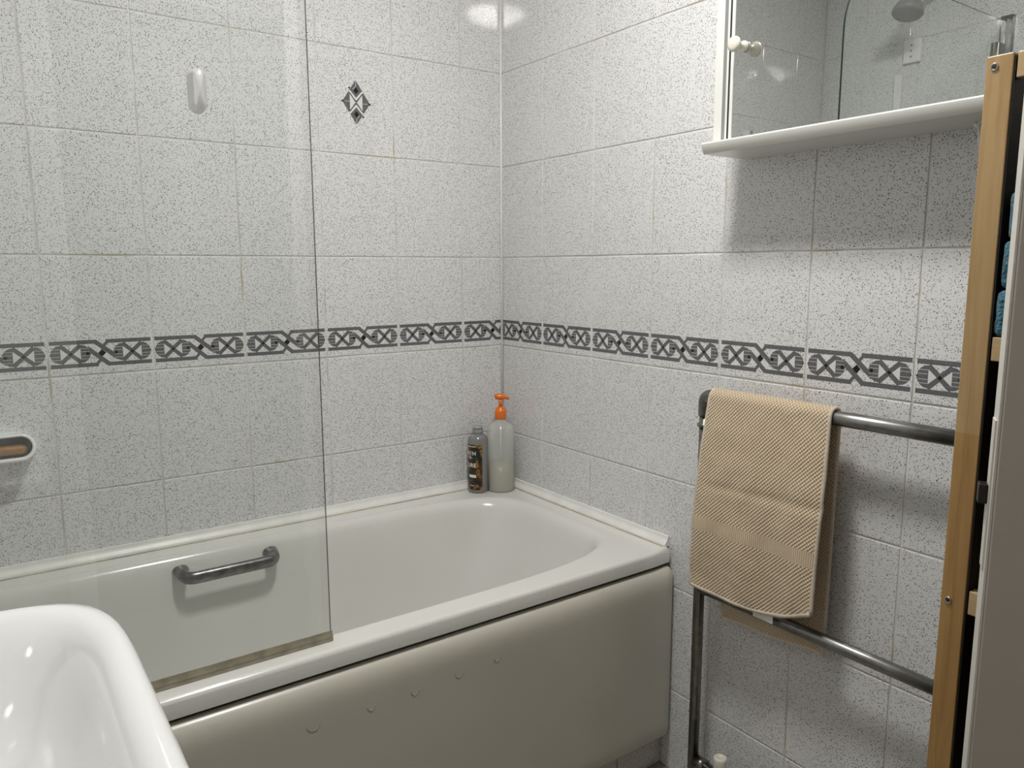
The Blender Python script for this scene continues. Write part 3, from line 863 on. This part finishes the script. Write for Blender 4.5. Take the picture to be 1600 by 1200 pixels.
# ------------------------------------------------------------------ beige towel
tw = thing('hand_towel', 'beige waffle-weave towel hanging over the chrome towel rail', 'towel', (RX, -.96, .55))
NU, NV = 70, 150
rad = .0165
def towel_point(u, s):
    """u 0..1 from the bath side to the door side; s in -1 (front hem) .. 1 (back hem)"""
    wob = sin(u * 7.0 + .6) * .5 + .35 * sin(u * 15 + 1.2)
    crown = zT + .001
    if s < 0:
        Lf = .388 + .010 * sin(pi * u) - .028 * max(0, (u - .6) / .4) ** 1.6 - .012 * u
        d = -s * (Lf + rad * pi / 2)
        arc = rad * pi / 2
        if d < arc:
            a = d / rad
            x = RX - rad * sin(a); z = crown + rad * cos(a)
        else:
            dd = d - arc
            f = min(1, dd / .36)
            z = crown - dd
            x = RX - rad - .014 * sin(pi * min(1, f * 1.0) * .8) - .0065 * wob * f ** .8 - .004 * f
            x += .0024 * math.exp(-((dd - .172 + .012 * u) / .009) ** 2) * (1 if u > .15 else u / .15)
            x -= .0045 * f * noise.noise(Vector((u * 3.1, dd * 9.0, 3.3))) + .0016 * noise.noise(Vector((u * 8.0, dd * 26.0, 1.0)))
            if u > .70 and dd > .28:
                q = (u - .70) / .3 * (dd - .28) / .12
                x -= .010 * q * sin(u * 20)
        f = min(1, d / .40)
        y = (-.838 + .022 * f) * (1 - u) + (-1.094 - .004 * f - .003 * sin(f * 5)) * u
        v = -d
    else:
        Lb = .466 - .018 * u
        d = s * (Lb + rad * pi / 2)
        arc = rad * pi / 2
        if d < arc:
            a = d / rad
            x = RX + rad * sin(a); z = crown + rad * cos(a)
        else:
            dd = d - arc
            f = min(1, dd / .36)
            z = crown - dd
            x = RX + rad + .010 * f + .004 * sin(u * 9) * f
        f = min(1, d / .42)
        y = (-.838 - .014 * f) * (1 - u) + (-1.094 + .012 * f) * u
        v = d
    return Vector((x, y, z)), v
bm = bmesh.new(); uvl = bm.loops.layers.uv.new('UVMap')
grid = []; uvs = {}
for j in range(NV + 1):
    s = -1 + 2 * j / NV
    row = []
    for i in range(NU + 1):
        p, v = towel_point(i / NU, s)
        vert = bm.verts.new(p); row.append(vert); uvs[vert] = (i / NU * .27, v)
    grid.append(row)
for j in range(NV):
    for i in range(NU):
        f = bm.faces.new((grid[j][i], grid[j][i + 1], grid[j + 1][i + 1], grid[j + 1][i]))
        for l in f.loops: l[uvl].uv = uvs[l.vert]
o = obj('towel_cloth', bm, M['towel'], tw, True)
so_ = o.modifiers.new('thick', 'SOLIDIFY'); so_.thickness = .0055; so_.offset = 0
def hem(name, pts, r1=.0040, r2=.0046):
    b = bmesh.new(); tube(b, pts, r1, 8, rx=r2); return obj(name, b, M['towel_seam'], tw, True)
hem('hem', [towel_point(i / 40, -1)[0] + Vector((0, 0, .001)) for i in range(41)])
hem('hem', [towel_point(i / 40, 1)[0] + Vector((0, 0, .001)) for i in range(41)])
hem('selvedge', [towel_point(1, -1 + 2 * j / 90)[0] for j in range(91)], .0036, .0036)
hem('selvedge', [towel_point(0, -1 + 2 * j / 90)[0] for j in range(91)], .0036, .0036)
p, _ = towel_point(.60, -1)
obox('care_tag', (p.x + .003, p.x + .0045, p.y - .022, p.y + .022, p.z - .016, p.z + .006), M['white_print'], tw)['label'] = 'small white care tag'
settle(tw)

# ------------------------------------------------------------------ wooden shelf unit
su = thing('shelf_unit', 'narrow pale wooden shelf unit standing by the right wall near the door', 'shelf', (-.18, -1.57, 0))
FX = -.35; y0s, y1s = -1.4197, -1.730; ZT = 1.391
def post(x0, x1, y0, y1):
    return obox('post', (x0, x1, min(y0, y1), max(y0, y1), 0.0005, ZT), M['wood'], su, bev=.0012)
post(FX, FX + .018, y0s, y0s - .0268); post(FX, FX + .018, y1s, y1s + .0268)
post(-.020, -.002, y0s, y0s - .0268); post(-.020, -.002, y1s, y1s + .0268)
for z1, hh in ((ZT, .026), (1.095, .026), (.803, .028), (.42, .028), (.12, .028)):
    obox('front_rail', (FX + .0022, FX + .016, y1s + .0275, y0s - .0295, z1 - hh, z1), M['wood_y'], su, bev=.001)
    if z1 < ZT:
        for i in range(5):
            xa = FX + .022 + i * .060
            obox('shelf_slat', (xa, xa + .050, y1s + .0275, y0s - .0295, z1 - .016, z1 - .003), M['wood_y'], su)
    else:
        obox('back_rail', (-.018, -.004, y1s + .0275, y0s - .0295, z1 - hh, z1), M['wood_y'], su, bev=.001)
obox('shade_board', (FX + .0015, -.0205, y0s - .0286, y0s - .0271, .05, ZT - .003), M['unit_shade'], su)['label'] = 'added near-black board painting the shade beside the post'  # added board, paints the post's unlit side face dark
obox('shade_board', (FX + .0185, -.0205, y1s + .0085, y1s + .0125, .05, ZT - .002), M['unit_shade'], su)
obox('shade_back_board', (-.0035, -.0010, y1s + .03, y0s - .03, .05, ZT - .03), M['unit_shade'], su)  # added board, paints the unit's interior shade
for (yy, zz) in ((-1.4285, 1.3795), (-1.4345 + .006, .7855), (-1.7165, 1.3795), (-1.7165, .7855)):
    sc = obj('screw', lathe([(0, .0), (.0022, .0004), (.0026, -.0006), (.0036, -.0012), (.0040, -.0006), (.0042, .0006)][::-1], FX - .0002, yy, zz, 20, 'x'), M['screw'], su, True)
    obj('screw_recess', lathe([(0, -.0015), (.0017, -.0013), (.0018, -.0004)], FX - .0004, yy, zz, 6, 'x'), M['dark_gap'], sc)
settle(su)

# teal towel folded on the shelf
bt = thing('bath_towel', 'folded teal blue terry towel on the middle shelf of the wooden unit', 'towel', (-.19, -1.57, 1.0925))
from mathutils import noise as mn
zz = 1.0930
for k in range(3):
    hgt = .0515
    bm = bmesh.new()
    bx(bm, FX + .0004 + .0004 * k, -.09, -1.695, -1.4484 - .0025 * k, zz + .0023, zz + .0023 + hgt)
    bmesh.ops.bevel(bm, geom=bm.edges[:], offset=.009, segments=3, profile=.6, affect='EDGES')
    bmesh.ops.subdivide_edges(bm, edges=[e for e in bm.edges if e.calc_length() > .02], cuts=10, use_grid_fill=True)
    bmesh.ops.triangulate(bm, faces=[f for f in bm.faces if len(f.verts) > 4])
    for v in bm.verts:
        nn = mn.noise(v.co * 60 + Vector((k * 9, 0, 0)))
        if v.co.z > zz + .006: v.co += Vector((nn * .003, nn * .003, nn * .0015))
    uvl = bm.loops.layers.uv.new('UVMap')
    obj('towel_fold', bm, M['blue_towel'], bt, True)
    zz += hgt + .0003
settle(bt)

# ------------------------------------------------------------------ door leaf
P0 = Vector((-.5218, -1.5355, 0)); dd = Vector((.470, -.8827, 0)); nn = Vector((-.8827, -.470, 0))
LW, LT, LH = .70, .036, 2.0
def leaf_box(name, a0, a1, t0, t1, z0, z1, material, parent, bev=0):
    bm = bmesh.new()
    bx(bm, a0, a1, t0, t1, z0, z1)
    if bev: bmesh.ops.bevel(bm, geom=bm.edges[:], offset=bev, segments=2, profile=.5, affect='EDGES')
    for v in bm.verts:
        a, t_, z = v.co
        v.co = P0 + dd * a - nn * t_ + Vector((0, 0, z))
    return obj(name, bm, material, parent)
dl = structure(leaf_box('door_1', 0, LW, 0, LT, .008, LH, M['door'], None, .0015), 'cream painted door leaf standing open at the right')
leaf_box('door_edge', -.0025, -.0001, .001, LT - .001, .010, LH - .002, M['door_edge'], dl, .0005)
leaf_box('latch_plate', -.0040, -.0026, .008, .028, .895, 1.035, M['door_edge'], dl)
leaf_box('latch_bolt', -.0115, -.0041, .012, .0260, .9565, .9745, M['latch'], dl, .0008)
h = bmesh.new(); tube(h, fillet([P0 + dd * .06 + nn * .0002 + Vector((0, 0, 1.0)), P0 + dd * .06 + nn * .05 + Vector((0, 0, 1.0)), P0 + dd * .17 + nn * .05 + Vector((0, 0, 1.0))], .015), .009, 12)
h.free()

# ------------------------------------------------------------------ shower fittings on the left wall (seen in the mirror)
sr = thing('shower_set', 'grey shower head with white wall plate and strip, reflected in the cabinet mirror', 'shower', (X0 + .01, -.33, 1.2))
obox('bracket_plate', (X0 + .0005, X0 + .014, -.377, -.317, 1.872, 1.950), M['white_plastic'], sr, bev=.003)
for z in (1.892, 1.911, 1.930):
    obj('plate_screw', lathe([(0, .0022), (.0032, .0016), (.0034, 0)], X0 + .014, -.345, z, 12, 'x'), M['track'], sr)
obox('riser_strip', (X0 + .0005, X0 + .012, -.316, -.290, 1.25, 1.840), M['white_plastic'], sr, bev=.002)
shd = sr
ar = bmesh.new(); tube(ar, fillet([(X0 + .0005, -.43, 2.075), (X0 + .13, -.43, 2.075), (X0 + .185, -.43, 2.035)], .03), .009, 12)
obj('wall_arm', ar, M['grey_head'], shd, True)
bm = lathe([(.010, .045), (.018, .038), (.036, .018), (.046, -.004), (.048, -.014), (.044, -.020), (0, -.021)][::-1], 0, 0, 0, 32)
bmesh.ops.rotate(bm, verts=bm.verts[:], cent=(0, 0, 0), matrix=Matrix.Rotation(math.radians(-18), 3, 'Y'))
bmesh.ops.translate(bm, verts=bm.verts[:], vec=(X0 + .205, -.43, 1.992))
obj('spray_head', bm, M['grey_head'], shd, True)
settle(shd)
